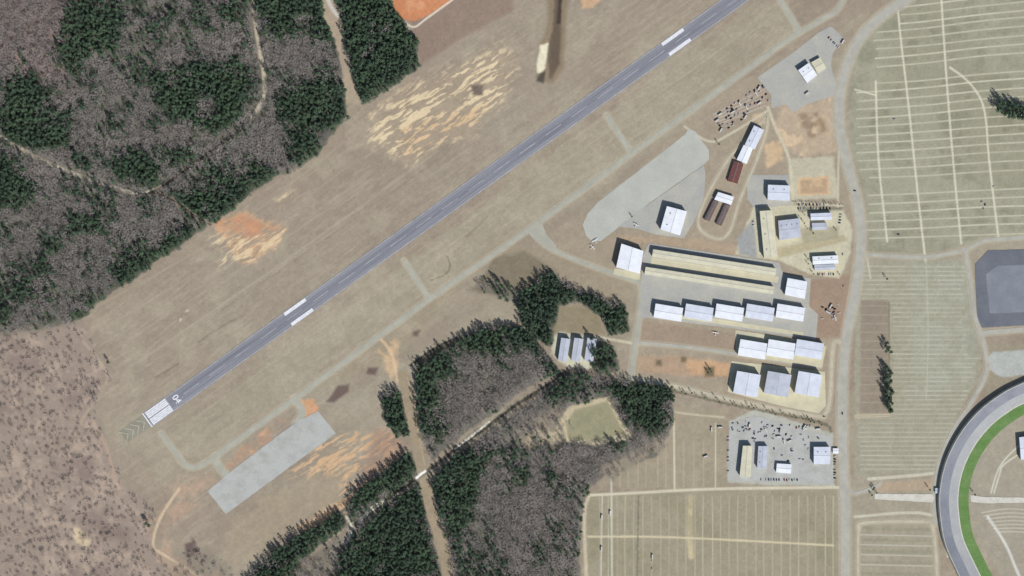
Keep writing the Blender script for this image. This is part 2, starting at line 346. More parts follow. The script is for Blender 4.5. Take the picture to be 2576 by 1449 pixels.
road('main_road',[(2330,-60),(2290,-8),(2225,35),(2168,90),(2130,165),(2112,245),(2112,325),(2128,400),(2150,480),(2164,560),(2164,640),(2150,740),(2132,830),(2122,920),(2119,1000),(2119,1100),(2122,1200),(2126,1300),(2126,1560)],23,RC)
road('taxiway',[(405,1090),(430,1122),(455,1158),(470,1172),(490,1176),(515,1166),(545,1146)],11,TX)
road('taxiway',[(545,1146),(740,1004),(1080,752),(1340,571),(1590,385),(2010,80)],12,TX,False,.24)
road('taxiway',[(2005,84),(2070,48),(2110,20),(2150,-60)],11,TX,True,.18)
for a,b in (((1525,290),(1588,384)),((1016,655),(1078,750)),((1950,-20),(2012,80))): road('taxiway_connector',[a,b],11,TX,False,.20)
road('access_road',[(1340,575),(1352,600),(1390,628),(1450,654),(1530,684),(1612,712)],10,TX)
road('access_road',[(1612,706),(1613,760),(1600,850),(1586,955)],13,TX,True,.22)
road('access_road',[(1598,862),(1720,872),(1850,890),(2062,924)],8,RC,True,.26)
road('service_road',[(1586,950),(1700,972),(1850,1008),(2050,1046),(2075,1042),(2088,1000),(2096,872),(2116,862)],9,'pale_gravel',True,.19)
road('loop_road',[(1928,292),(1880,350),(1832,400),(1790,470),(1762,530),(1757,568),(1780,592),(1815,600),(1838,575),(1862,500),(1900,410),(1928,330),(1930,290)],6,'pale_gravel',True,.28)
road('apron_link_road',[(740,1003),(760,1035),(745,1065)],16,TX,True,.27)
road('apron_link_road',[(540,1150),(552,1175),(575,1200)],16,TX,True,.27)
road('perimeter_road',[(2180,641),(2330,646),(2430,627),(2490,604),(2700,590)],9,RC,True,.2)
road('perimeter_road',[(2428,630),(2440,700),(2455,800),(2478,880),(2480,940),(2440,1018),(2400,1078),(2365,1155),(2350,1240),(2352,1320)],10,RC,True,.3)
road('perimeter_road',[(2470,838),(2700,818)],12,RC,True,.34)
road('speedway_access_road',[(2125,1225),(2150,1240),(2200,1225),(2215,1212)],8,RC,True,.36)
road('campground_road',[(2160,1330),(2175,1315),(2320,1312),(2345,1325),(2355,1400),(2360,1560)],7,'pale_gravel',True,.21)
road('campground_road',[(2160,1325),(2158,1400),(2162,1560)],6,'pale_gravel',True,.23)
COL*=(0.88+0.24*N3)[...,None]; COL*=(0.92+0.16*N2)[...,None]
COL[...,0]*=.975; COL[...,2]*=1.02
COL=np.clip(COL*.985+.004,0.005,.9)  # slight haze put into the ground colours: contrast lowered, darks lifted
# ------------------------------------------------------------ materials
def nmat(name,c1,c2=None,scale=.05,rough=.9,fine=1.2,det=5,objrand=0.0,spec=.15,streak=None,lo=.35,hi=.65,fa=.12):
    m=bpy.data.materials.new(name); m.use_nodes=True; nt=m.node_tree; b=nt.nodes['Principled BSDF']
    b.inputs['Roughness'].default_value=rough; b.inputs['Specular IOR Level'].default_value=spec
    c1=lin(c1); c2=lin(c2) if c2 else tuple(v*.8 for v in c1)
    g=nt.nodes.new('ShaderNodeNewGeometry'); pos=g.outputs['Position']
    if streak is not None:
        vr=nt.nodes.new('ShaderNodeVectorRotate'); vr.rotation_type='Z_AXIS'; vr.inputs['Angle'].default_value=math.radians(-35.56); nt.links.new(pos,vr.inputs['Vector'])
        mp=nt.nodes.new('ShaderNodeMapping'); mp.inputs['Scale'].default_value=(streak,1,1); nt.links.new(vr.outputs[0],mp.inputs['Vector']); vec=mp.outputs[0]
    else: vec=pos
    n=nt.nodes.new('ShaderNodeTexNoise'); n.inputs['Scale'].default_value=scale; n.inputs['Detail'].default_value=det; n.inputs['Roughness'].default_value=.65
    nt.links.new(vec,n.inputs['Vector'])
    n2=nt.nodes.new('ShaderNodeTexNoise'); n2.inputs['Scale'].default_value=fine; n2.inputs['Detail'].default_value=3
    nt.links.new(pos,n2.inputs['Vector'])
    r=nt.nodes.new('ShaderNodeMapRange'); r.inputs[1].default_value=lo; r.inputs[2].default_value=hi
    nt.links.new(n.outputs['Fac'],r.inputs[0])
    mx=nt.nodes.new('ShaderNodeMix'); mx.data_type='RGBA'; mx.inputs['A'].default_value=(*c1,1); mx.inputs['B'].default_value=(*c2,1)
    nt.links.new(r.outputs[0],mx.inputs['Factor'])
    hs=nt.nodes.new('ShaderNodeHueSaturation'); nt.links.new(mx.outputs['Result'],hs.inputs['Color'])
    r2=nt.nodes.new('ShaderNodeMapRange'); r2.inputs[1].default_value=.3; r2.inputs[2].default_value=.7; r2.inputs[3].default_value=1-fa; r2.inputs[4].default_value=1+fa
    nt.links.new(n2.outputs['Fac'],r2.inputs[0])
    if objrand>0:
        oi=nt.nodes.new('ShaderNodeObjectInfo'); ma=nt.nodes.new('ShaderNodeMapRange'); ma.inputs[3].default_value=1-objrand; ma.inputs[4].default_value=1+objrand
        nt.links.new(oi.outputs['Random'],ma.inputs[0]); mu=nt.nodes.new('ShaderNodeMath'); mu.operation='MULTIPLY'
        nt.links.new(r2.outputs[0],mu.inputs[0]); nt.links.new(ma.outputs[0],mu.inputs[1]); nt.links.new(mu.outputs[0],hs.inputs['Value'])
    else: nt.links.new(r2.outputs[0],hs.inputs['Value'])
    nt.links.new(hs.outputs['Color'],b.inputs['Base Color'])
    return m
MT={}
MT['aged_asphalt']=nmat('aged_asphalt',(174,171,159),(160,157,146),fine=.4,fa=.06)
MT['taxi_asphalt']=nmat('taxi_asphalt',(170,168,154),(157,155,142),fine=.4,fa=.06)
MT['runway_asphalt']=nmat('runway_asphalt',(126,126,132),(140,140,145),.09,streak=.05,fine=.25,fa=.05)
MT['runway_centre_asphalt']=nmat('runway_centre_asphalt',(114,115,122),(134,135,141),.22,streak=.03,fine=.25,fa=.06)
MT['pad_asphalt']=nmat('pad_asphalt',(172,173,168),(158,156,149),.04,fine=.3,lo=.45,hi=.7,fa=.05)
MT['apron_concrete']=nmat('apron_concrete',(178,178,168),(166,167,157),.02,fine=.3,fa=.05)
MT['ramp_asphalt']=nmat('ramp_asphalt',(158,158,153),(172,169,158),.03,fine=.3,fa=.06)
MT['pale_gravel']=nmat('pale_gravel',(188,180,158),(172,163,143),.06,fa=.06)
MT['cream_concrete']=nmat('cream_concrete',(198,191,162),(182,176,153),.05,fa=.06)
MT['blast_pad']=nmat('blast_pad',(146,142,128),(134,128,113),.06)
MT['worn_white_paint']=nmat('worn_white_paint',(226,226,228),(200,200,204),.25)
MT['faded_line_paint']=nmat('faded_line_paint',(186,186,188),(148,148,152),.08)
MT['faded_yellow_paint']=nmat('faded_yellow_paint',(184,184,166),(152,150,132),.2)
MT['white_roof']=nmat('white_roof',(226,228,232),(212,215,221),.08,.6,fa=.04)
MT['cream_roof']=nmat('cream_roof',(206,200,176),(190,186,164),.08,.6,fa=.05)
MT['grey_roof']=nmat('grey_roof',(184,188,197),(168,172,183),.08,.6,fa=.05)
MT['silver_roof']=nmat('silver_roof',(208,212,221),(192,197,209),.08,.6,fa=.05)
MT['rust_roof']=nmat('rust_roof',(120,74,68),(92,68,66),.3,.8)
MT['brown_roof']=nmat('brown_roof',(116,100,97),(90,80,81),.3,.8)
MT['metal_wall']=nmat('metal_wall',(176,174,164),None,.3)
MT['door_metal']=nmat('door_metal',(200,202,200),None,.3)
MT['dark_glass']=nmat('dark_glass',(28,34,42),None,.3,.2)
MT['rubber']=nmat('rubber',(24,24,24),None)
MT['track_asphalt']=nmat('track_asphalt',(118,121,130),(134,136,142),.02,fine=.3,fa=.06)
MT['track_apron']=nmat('track_apron',(166,166,164),(152,154,155),.02,fine=.3,fa=.05)
MT['track_grass']=nmat('track_grass',(92,124,68),(110,136,84),.04,fine=.3)
MT['wall_concrete']=nmat('wall_concrete',(204,200,188),None,.1)
MT['dark_pad']=nmat('dark_pad',(98,102,110),(111,114,121),.02,fine=.3,fa=.06)
MT['dark_pad_inner']=nmat('dark_pad_inner',(119,123,131),(130,134,140),.03,fine=.3,fa=.05)
MT['hvac']=nmat('hvac',(150,152,154),None,.5)
gm=bpy.data.materials.new('ground_soil_and_grass'); gm.use_nodes=True; nt=gm.node_tree; b=nt.nodes['Principled BSDF']
b.inputs['Roughness'].default_value=.95; b.inputs['Specular IOR Level'].default_value=.05
at=nt.nodes.new('ShaderNodeAttribute'); at.attribute_name='soil'
g=nt.nodes.new('ShaderNodeNewGeometry'); n=nt.nodes.new('ShaderNodeTexNoise'); n.inputs['Scale'].default_value=.25; n.inputs['Detail'].default_value=6; n.inputs['Roughness'].default_value=.75
nt.links.new(g.outputs['Position'],n.inputs['Vector'])
r=nt.nodes.new('ShaderNodeMapRange'); r.inputs[1].default_value=.3; r.inputs[2].default_value=.7; r.inputs[3].default_value=.88; r.inputs[4].default_value=1.12
nt.links.new(n.outputs['Fac'],r.inputs[0]); hs=nt.nodes.new('ShaderNodeHueSaturation')
nt.links.new(at.outputs['Color'],hs.inputs['Color']); nt.links.new(r.outputs[0],hs.inputs['Value']); nt.links.new(hs.outputs['Color'],b.inputs['Base Color'])
# ------------------------------------------------------------ ground mesh
me=bpy.data.meshes.new('ground'); nv=NX*NY
co=np.empty((nv,3),np.float32); co[:,0]=((X-CX)*S).ravel(); co[:,1]=((CY-Y)*S).ravel(); co[:,2]=0
idx=np.arange(nv,dtype=np.int32).reshape(NY,NX)
q=np.stack([idx[1:,:-1],idx[1:,1:],idx[:-1,1:],idx[:-1,:-1]],-1).reshape(-1,4)
me.vertices.add(nv); me.vertices.foreach_set('co',co.ravel())
me.loops.add(q.size); me.loops.foreach_set('vertex_index',q.ravel())
me.polygons.add(len(q)); me.polygons.foreach_set('loop_start',np.arange(0,q.size,4,dtype=np.int32))
me.update(calc_edges=True)
ca=me.color_attributes.new('soil','FLOAT_COLOR','POINT'); c4=np.ones((nv,4),np.float32); c4[:,:3]=COL.reshape(-1,3); ca.data.foreach_set('color',c4.ravel())
me.materials.append(gm); go=bpy.data.objects.new('ground',me); scene.collection.objects.link(go)
# ------------------------------------------------------------ mesh helpers
def mk(name,vs,fs,mats,mi=None,parent=None,link=True):
    m=bpy.data.meshes.new(name); m.from_pydata([tuple(v) for v in vs],[],fs)
    for a in mats: m.materials.append(a if not isinstance(a,str) else MT[a])
    if mi is not None: m.polygons.foreach_set('material_index',mi)
    m.update(); o=bpy.data.objects.new(name,m)
    if link: scene.collection.objects.link(o)
    if parent: o.parent=parent
    return o
def normals(p):
    P=np.array(p,float); T=np.zeros_like(P)
    T[1:-1]=P[2:]-P[:-2]; T[0]=P[1]-P[0]; T[-1]=P[-1]-P[-2]
    T/=np.linalg.norm(T,axis=1)[:,None]+1e-9
    return P,np.stack([-T[:,1],T[:,0]],1)
def ribbon(name,pts,wd,mat,sm=True,z=.16,parent=None,jit=.5):
    p=catmull(pts,8) if sm else pts
    q_=[]
    for a,b_ in zip(p[:-1],p[1:]):
        n_=max(1,int(math.hypot(b_[0]-a[0],b_[1]-a[1])/9))
        q_+=[(a[0]+(b_[0]-a[0])*k/n_,a[1]+(b_[1]-a[1])*k/n_) for k in range(n_)]
    q_.append(p[-1])
    P,Nn=normals(q_); vs=[];fs=[]
    for i,(a,n) in enumerate(zip(P,Nn)):
        j=random.uniform(-jit,jit) if wd>2 else 0; j2=random.uniform(-jit,jit) if wd>2 else 0
        vs.append(W(*(a+n*(wd/2+j)),z)); vs.append(W(*(a-n*(wd/2-j2)),z))
        if i: fs.append((2*i-2,2*i-1,2*i+1,2*i))
    return mk(name,vs,fs,[mat],parent=parent)
for nme,pts,wd,mat,sm,z in ROADS: ribbon(nme,pts,wd,mat,sm,z)
def flat(name,pts,z,mat,parent=None,sm=False,jit=.6):
    if sm: pts=catmull(pts,6,True)
    elif jit:
        out=[]
        for a,b_ in zip(pts,pts[1:]+pts[:1]):
            n_=max(1,int(math.hypot(b_[0]-a[0],b_[1]-a[1])/10)); out.append(a)
            out+=[(a[0]+(b_[0]-a[0])*k/n_+random.uniform(-jit,jit),a[1]+(b_[1]-a[1])*k/n_+random.uniform(-jit,jit)) for k in range(1,n_)]
        pts=out
    vs=[W(x,y,z) for x,y in pts]; return mk(name,vs,[tuple(range(len(vs)))[::-1]],[mat],parent=parent)
O=(372.0,1056.0)
def R(s,t): return (O[0]+s*ux+t*nx_,O[1]+s*uy+t*ny_)
def rrect(s0,s1,t0,t1): return [R(s0,t0),R(s1,t0),R(s1,t1),R(s0,t1)]
def rects(name,rs,z,mat):
    vs=[];fs=[]
    for r_ in rs:
        k=len(vs); vs+= [W(x,y,z) for x,y in r_]; fs.append((k+3,k+2,k+1,k))
    return mk(name,vs,fs,[mat])
flat('runway',rrect(-2,1960,-21,21),.30,'runway_asphalt',jit=.3)
flat('runway_centre_lanes',rrect(70,1955,-11,11),.34,'runway_centre_asphalt',jit=0)
flat('runway_blast_pad',rrect(-75,-2,-18,18),.22,'blast_pad')
rects('runway_edge_marking',[rrect(0,1960,-20,-18.6),rrect(0,1960,18.6,20)],.36,'faded_line_paint')
rects('runway_centreline_marking',[rrect(s,s+48,-.6,.6) for s in range(110,1950,80)],.40,'faded_line_paint')
rects('runway_threshold_marking',[rrect(4,66,t-1.9,t+1.9) for t in (-16.5,-12,-7.6,-3.2,3.2,7.6,12,16.5)]+[rrect(-3,0,-21,21)],.40,'worn_white_paint')
rects('runway_aiming_point_marking',[rrect(s-33,s+33,t-4.3,t+4.3) for s in (466,1634) for t in (-15.5,15.5)],.44,'worn_white_paint')
ch=[]
for k in range(4):
    s=-12-k*17
    for sg in (-1,1):
        ch.append([R(s,0),R(s+2.6,0),R(s-13,sg*16),R(s-15.5,sg*16)] if sg<0 else [R(s-15.5,sg*16),R(s-13,sg*16),R(s+2.6,0),R(s,0)])
rects('blast_pad_chevron_marking',ch,.30,'faded_yellow_paint')
cu=bpy.data.curves.new('runway_number','FONT'); cu.body='04'; cu.size=17; cu.align_x='CENTER'; cu.extrude=0; cu.offset=.3
to=bpy.data.objects.new('tmp_text',cu); scene.collection.objects.link(to); bpy.context.view_layer.update()
tm=bpy.data.meshes.new_from_object(to); bpy.data.objects.remove(to)
tm.materials.clear(); tm.materials.append(MT['worn_white_paint']); tob=bpy.data.objects.new('runway_number_marking',tm); scene.collection.objects.link(tob)
px,py=R(82,0); tob.location=W(px,py,.44); tob.rotation_euler=(0,0,math.radians(35.56-90))
ribbon('taxiway_centreline_marking',[(545,1146),(740,1004),(1080,752),(1340,571),(1590,385),(2010,80)],.5,'faded_yellow_paint',False,.32)
flat('southwest_apron',[(522,1235),(568,1293),(845,1090),(800,1034),(745,1062),(700,1095),(590,1178)],.34,'pad_asphalt')
flat('main_apron',[(1466,566),(1478,538),(1505,508),(1724,338),(1732,324),(1748,330),(1783,378),(1784,400),(1770,414),(1640,506),(1512,606),(1490,608),(1474,592)],.18,'apron_concrete')
flat('hangar_ramp',[(1555,570),(1640,508),(1770,416),(1775,440),(1770,500),(1745,560),(1720,600),(1650,590),(1600,575)],.22,'ramp_asphalt')
flat('apron_link',[(1330,575),(1360,560),(1375,590),(1400,620),(1370,618),(1338,596)],.30,'taxi_asphalt',sm=True)
flat('terminal_ramp',[(1905,195),(1995,132),(2060,82),(2090,66),(2122,95),(2095,135),(2090,165),(2104,215),(2100,240),(2030,262),(1995,284),(1978,262),(1940,272),(1940,240)],.2,'ramp_asphalt')
flat('t_hangar_pavement',[(1612,706),(1618,640),(1632,612),(1960,660),(1970,690),(2040,700),(2035,770),(2058,790),(2052,855),(1840,825),(1613,798)],.29,'ramp_asphalt')
flat('hangar_row_pavement',[(1850,830),(2060,862),(2078,872),(2068,925),(1850,892)],.33,'cream_concrete')
flat('large_hangar_pavement',[(1840,908),(2075,935),(2078,1020),(2060,1040),(1960,1020),(1830,985)],.33,'cream_concrete')
flat('square_hangar_pavement',[(1545,675),(1612,685),(1608,705),(1542,690)],.37,'cream_concrete')
flat('t_hangar_taxilane',[(1640,648),(1960,696),(1956,712),(1636,666)],.37,'cream_concrete')
flat('shop_yard',[(1880,440),(1985,440),(1990,515),(1900,525),(1880,500)],.19,'ramp_asphalt')
flat('maintenance_yard',[(1835,1065),(1900,1045),(2090,1100),(2095,1218),(1830,1208)],.14,'pad_asphalt')
flat('skid_pad',[(2452,665),(2485,630),(2700,622),(2700,812),(2470,824),(2458,795)],.4,'dark_pad')
flat('skid_pad_inner_surface',[(2480,690),(2510,668),(2700,665),(2700,782),(2490,788)],.46,'dark_pad_inner')
flat('tunnel_ramp',[(2200,1242),(2345,1243),(2350,1252),(2347,1264),(2200,1256)],.4,'wall_concrete')
flat('infield_tunnel_ramp',[(2440,1245),(2480,1250),(2600,1252),(2600,1264),(2480,1266),(2442,1262)],.5,'wall_concrete')
flat('hangar_door_apron',[(1640,778),(2022,836),(2020,846),(1636,790)],.36,'cream_concrete')
# ------------------------------------------------------------ speedway
TO=catmull([(2760,905),(2680,925),(2620,942),(2576,962),(2520,990),(2460,1036),(2412,1095),(2378,1165),(2363,1240),(2366,1310),(2378,1370),(2402,1425),(2430,1480),(2470,1540),(2530,1600)],8)
P,Nn=normals(TO)
if Nn[40][0]<0: Nn=-Nn
prof=[(-4,0.2,None),(-1.5,9,'wall_concrete'),(-.2,9,'wall_concrete'),(0,7.8,'wall_concrete'),(24,3,'track_asphalt'),(46,.4,'track_apron'),(48.5,.35,'wall_concrete'),(74,.3,'track_grass')]
vs=[];fs=[];mi=[];mats=['wall_concrete','track_asphalt','track_apron','track_grass']
for i,(a,n) in enumerate(zip(P,Nn)):
    for off,zz,_ in prof: vs.append(W(*(a+n*off),zz))
    if i:
        for k in range(1,len(prof)):
            A=(i-1)*len(prof)+k-1; B=i*len(prof)+k-1
            fs.append((A,A+1,B+1,B)); mi.append(mats.index(prof[k][2]))
mk('speedway_banked_track',vs,fs,mats,mi)
# ------------------------------------------------------------ buildings
def building(name,c,eave,ridge,roof='white_roof',wall='metal_wall',axis=0,doors=3,side=2,vents=0):
    """c: 4 plan corners in order; axis 0 ridge runs parallel to edge c0-c1."""
    eave*=1.2; ridge=eave+(ridge-eave/1.2)*.5
    root=bpy.data.objects.new(name,None); scene.collection.objects.link(root)
    Q=[Vector(W(x,y,0)) for x,y in c]; cen=sum(Q,Vector())/4; root.location=cen
    Q=[v-cen for v in Q]
    def B(u,v,z): 
        p=Q[0]*(1-u)*(1-v)+Q[1]*u*(1-v)+Q[2]*u*v+Q[3]*(1-u)*v; return (p.x,p.y,z)
    L=(Q[1]-Q[0]).length; D=(Q[3]-Q[0]).length; eu=.5/L; ev=.5/D
    rp=[(0,.5),(1,.5)] if axis==0 else [(.5,0),(.5,1)]
    vs=[B(0,0,0),B(1,0,0),B(1,1,0),B(0,1,0),B(0,0,eave),B(1,0,eave),B(1,1,eave),B(0,1,eave),B(*rp[0],ridge),B(*rp[1],ridge)]
    if axis==0: fs=[(0,1,5,4),(1,2,6,9,5),(2,3,7,6),(3,0,4,8,7)]
    else: fs=[(0,1,5,8,4),(1,2,6,5),(2,3,7,9,6),(3,0,4,7)]
    mk('walls',vs,fs,[wall],parent=root)
    t=.25; z0=eave+.02-(.5*(ridge-eave)/(D/2 if axis==0 else L/2)); z1=ridge+.02
    if axis==0: top=[(-eu,-ev,z0),(1+eu,-ev,z0),(1+eu,.5,z1),(-eu,.5,z1),(1+eu,1+ev,z0),(-eu,1+ev,z0)]; rf=[(0,1,2,3),(3,2,4,5)]; per=[0,1,2,4,5,3]
    else: top=[(-eu,-ev,z0),(.5,-ev,z1),(.5,1+ev,z1),(-eu,1+ev,z0),(1+eu,-ev,z0),(1+eu,1+ev,z0)]; rf=[(0,1,2,3),(1,4,5,2)]; per=[0,1,4,5,2,3]
    vs=[B(u,v,z) for u,v,z in top]+[B(u,v,z+t) for u,v,z in top]
    fs=[tuple(reversed(f)) for f in rf]+[tuple(i+6 for i in f) for f in rf]
    for i in range(6):
        a,b_=per[i],per[(i+1)%6]; fs.append((a,b_,b_+6,a+6))
    mk('roof',vs,fs,[roof],parent=root)
    if axis==0: rc=[(-eu,.5-.25/D),(1+eu,.5-.25/D),(1+eu,.5+.25/D),(-eu,.5+.25/D)]
    else: rc=[(.5-.25/L,-ev),(.5+.25/L,-ev),(.5+.25/L,1+ev),(.5-.25/L,1+ev)]
    zc=z1+t+.06
    vs=[B(u,v,zc-.25) for u,v in rc]+[B(u,v,zc+.08) for u,v in rc]
    mk('ridge_cap',vs,[(4,5,6,7),(0,1,5,4),(1,2,6,5),(2,3,7,6),(3,0,4,7)],['hvac'],parent=root)
    vs=[];fs=[]
    for sd_ in ((side,) if side<4 else (0,2)):
        for k in range(doors):
            u0=(k+.12)/doors; u1=(k+.88)/doors
            v=1+.07/D if sd_==2 else -.07/D
            i=len(vs); hgt=eave*.8
            vs+=[B(u0,v,.1),B(u1,v,.1),B(u1,v,hgt),B(u0,v,hgt)]; fs.append((i,i+1,i+2,i+3) if sd_==0 else (i+3,i+2,i+1,i))
    mk('doors',vs,fs,['door_metal'],parent=root)
    if vents:
        vs=[];fs=[]
        for k in range(vents):
            u=(k+.5)/vents
            uu,vv=(u,.28) if axis==0 else (.25,u)
            du=.9/L;dv=.9/D; i=len(vs)
            for zz in (eave,ridge+.9): vs+=[B(uu-du,vv-dv,zz),B(uu+du,vv-dv,zz),B(uu+du,vv+dv,zz),B(uu-du,vv+dv,zz)]
            fs+=[(i+4,i+5,i+6,i+7),(i,i+1,i+5,i+4),(i+1,i+2,i+6,i+5),(i+2,i+3,i+7,i+6),(i+3,i,i+4,i+7)]
        mk('roof_vents',vs,fs,['hvac'],parent=root)
    return root
def off(c,dx,dy): return [(x+dx,y+dy) for x,y in c]
H='aircraft_hangar'
building(H,[(1677,520),(1726,533),(1709,592),(1661,577)],10,12,'white_roof',axis=1,doors=2,vents=2)
building(H,[(1563,614),(1617,632),(1608,688),(1550,672)],10,12,'white_roof',axis=1,doors=1)
building(H,[(1980,700),(2028,709),(2022,751),(1973,741)],9,10.5,'white_roof',doors=1)
building('t_hangar_row',[(1643,628),(1951,676),(1948,693),(1640,645)],7.2,8,'cream_roof',doors=20,side=4)
building('t_hangar_row',[(1624,672),(1946,722),(1943,739),(1621,689)],7.2,8,'cream_roof',doors=20,side=4)
for k in range(5): building(H,off([(1649,752),(1717,763),(1712,796),(1644,785)],k*76.5,12.2),8,9.2,('white_roof','silver_roof')[k%2],doors=1)
for k in range(3): building(H,off([(1862,842),(1928,853),(1922,892),(1855,881)],k*71,11.5),8,9.5,('white_roof','white_roof','silver_roof')[k],doors=1)
for k in range(3): building(H,off([(1853,919),(1911,929),(1902,984),(1843,973)],k*77,14),12,13.5,('silver_roof','grey_roof','silver_roof')[k],axis=1,doors=1)
building(H,[(1896,317),(1920,328),(1897,376),(1873,365)],6.5,8,'silver_roof',axis=1,vents=2)
building('terminal_shop',[(1870,366),(1892,374),(1877,412),(1853,402)],6,7.5,'white_roof',axis=1)
building('storage_shed',[(1846,406),(1869,413),(1854,462),(1830,455)],4,5,'rust_roof',axis=1)
building('storage_shed',[(1806,484),(1845,496),(1838,515),(1797,502)],5,6,'white_roof')
building('storage_shed',[(1795,504),(1807,508),(1784,556),(1771,552)],3.5,4.3,'brown_roof',axis=1)
building('storage_shed',[(1823,514),(1836,517),(1814,568),(1801,563)],3.5,4.3,'brown_roof',axis=1)
building('airport_terminal',[(2007,178),(2033,160),(2053,190),(2029,209)],7,8,'white_roof',vents=2)
building('terminal_office',[(2040,158),(2062,146),(2077,172),(2056,184)],4.5,5.5,'cream_roof')
building('workshop',[(1931,466),(1985,468),(1984,505),(1930,502)],8.5,9.5,'silver_roof',vents=2)
building('museum_hall',[(1910,532),(1940,530),(1953,644),(1921,648)],9.5,10.5,'cream_roof',axis=1,vents=3)
building('museum_hall',[(1957,556),(2010,550),(2012,596),(1960,604)],7,8,'grey_roof',vents=4)
building('museum_annex',[(2038,538),(2090,536),(2091,552),(2039,554)],6,7.2,'silver_roof')
building('museum_annex',[(2042,562),(2078,561),(2079,577),(2043,578)],4,5,'grey_roof')
building('office_building',[(2043,646),(2106,643),(2107,662),(2044,665)],6,7,'white_roof',vents=2)
building('office_annex',[(2048,667),(2100,665),(2100,677),(2049,680)],4,5,'grey_roof')
for k in range(3): building('storage_hangar',off([(1412,846),(1434,849),(1425,905),(1404,902)],k*33,4),7.5,8.5,'grey_roof',axis=1)
building('maintenance_shed',[(1868,1121),(1890,1121),(1886,1198),(1860,1196)],8,9,'cream_roof',axis=1)
building('maintenance_shed',[(1907,1122),(1930,1122),(1926,1178),(1904,1176)],6.5,7.5,'grey_roof',axis=1,vents=2)
building('maintenance_shed',[(1954,1166),(1990,1168),(1988,1190),(1952,1187)],4.5,5.5,'white_roof')
building('maintenance_office',[(2046,1124),(2086,1124),(2086,1166),(2046,1166)],7.5,8.5,'silver_roof',vents=2)
building('garage_building',[(2562,1100),(2640,1090),(2645,1150),(2566,1155)],7,8.5,'silver_roof',vents=2)
building('ticket_booth',[(2352,1228),(2360,1228),(2360,1240),(2352,1240)],3,3.8,'grey_roof')
building('utility_shed',[(2095,1128),(2108,1128),(2108,1140),(2095,1140)],3,3.8,'white_roof',doors=1)
# ------------------------------------------------------------ vehicles
def carmesh(name,col,kind=0):
    bm=bmesh.new()
    def loft(secs,mi):
        rings=[]
        for x,w_,z0,z1 in secs: rings.append([bm.verts.new(v) for v in ((x,-w_,z0),(x,w_,z0),(x,w_*.92,z1),(x,-w_*.92,z1))])
        for a,b_ in zip(rings[:-1],rings[1:]):
            for k in range(4): bm.faces.new((a[k],a[(k+1)%4],b_[(k+1)%4],b_[k])).material_index=mi
        bm.faces.new(rings[0][::-1]).material_index=mi; bm.faces.new(rings[-1]).material_index=mi
    if kind==0:
        loft([(-2.3,.8,.35,.8),(-2.0,.92,.3,.95),(1.2,.92,.3,.95),(2.1,.88,.3,.8),(2.35,.75,.4,.65)],0)
        loft([(-1.8,.78,.96,1.0),(-1.2,.74,.96,1.45),(.3,.74,.96,1.45),(1.0,.78,.96,1.0)],1)
        loft([(-1.15,.66,1.46,1.49),(.25,.66,1.46,1.49)],0); wx=(-1.4,1.45)
    else:
        loft([(-4.5,1.2,.6,3.1),(4.0,1.2,.6,3.1)],0); loft([(4.02,1.1,.6,2.3),(4.8,1.0,.6,1.2)],1); wx=(-2.6,-1.7,3.0)
    for x in wx:
        for y in (-.85,.85):
            mat=Matrix.Translation((x,y,.34))@Matrix.Rotation(math.pi/2,4,'X')
            r_=bmesh.ops.create_cone(bm,cap_ends=True,segments=10,radius1=.34,radius2=.34,depth=.24,matrix=mat)
            for v in r_['verts']:
                for f in v.link_faces: f.material_index=2
    m=bpy.data.meshes.new(name); bm.to_mesh(m); bm.free()
    for a in (col,MT['dark_glass'],MT['rubber']): m.materials.append(a)
    return m
cols=[nmat('car_paint_white',(214,214,214),None,.3,.5),nmat('car_paint_silver',(170,174,180),None,.3,.4),nmat('car_paint_black',(34,36,40),None,.3,.3),nmat('car_paint_red',(140,36,32),None,.3,.4),nmat('car_paint_blue',(50,70,110),None,.3,.4)]
cm=[carmesh('parked_car',c) for c in cols]; tmh=carmesh('parked_motorhome',nmat('motorhome_shell',(204,202,196),None,.3,.5),1)
def put(name,m,x,y,ang,z=.45,sc=1):
    o=bpy.data.objects.new(name,m); scene.collection.objects.link(o); o.location=W(x,y,z); o.rotation_euler=(0,0,math.radians(ang)); o.scale=(sc,)*3; return o
def car(x,y,a): put('parked_car',cm[random.choices(range(5),(4,5,4,1,1))[0]],x,y,a)
def rv(x,y,a): put('parked_motorhome',tmh,x,y,a)
for k in range(6):
    for j in range(13):
        if random.random()<.6:
            x=1800+j*9.8+random.uniform(-2,2)+k*3; y=300+k*8-j*6.6+random.uniform(-2,2)-6
            (rv if random.random()<.1 else car)(x,y,random.choice((35,35,120,60)))
for j in range(16): car(1908+j*6.5,1207+random.uniform(-1,1),90) if random.random()<.8 else None
for j in range(12): car(2100,1135+j*6.8,0) if random.random()<.8 else None
for j in range(12): car(1832,1100+j*8.5,5) if random.random()<.7 else None
for k in range(40): (rv if random.random()<.14 else car)(random.uniform(1880,2060),random.uniform(1068,1114),random.uniform(0,180))
for k in range(16): car(random.uniform(1840,1945),random.uniform(1060,1090),random.uniform(0,180))
for k in range(10): car(random.uniform(1935,2035),random.uniform(1120,1160),random.choice((0,90)))
for j in range(8): car(2115-j*1,540+j*7,0) if random.random()<.7 else None
for j in range(12): car(2000+j*8,524+random.uniform(-1,1),90) if random.random()<.7 else None
for j in range(8): car(2058+j*5.5,690,90) if random.random()<.7 else None
for j in range(9): car(2085+j*3,95+j*3,45) if random.random()<.6 else None
for j in range(8): car(2010+j*9,515,90)
for j in range(9): car(1893+j*.8,540+j*9,0) if random.random()<.6 else None
for k in range(14): car(random.uniform(2065,2112),random.uniform(765,805),random.uniform(0,180))
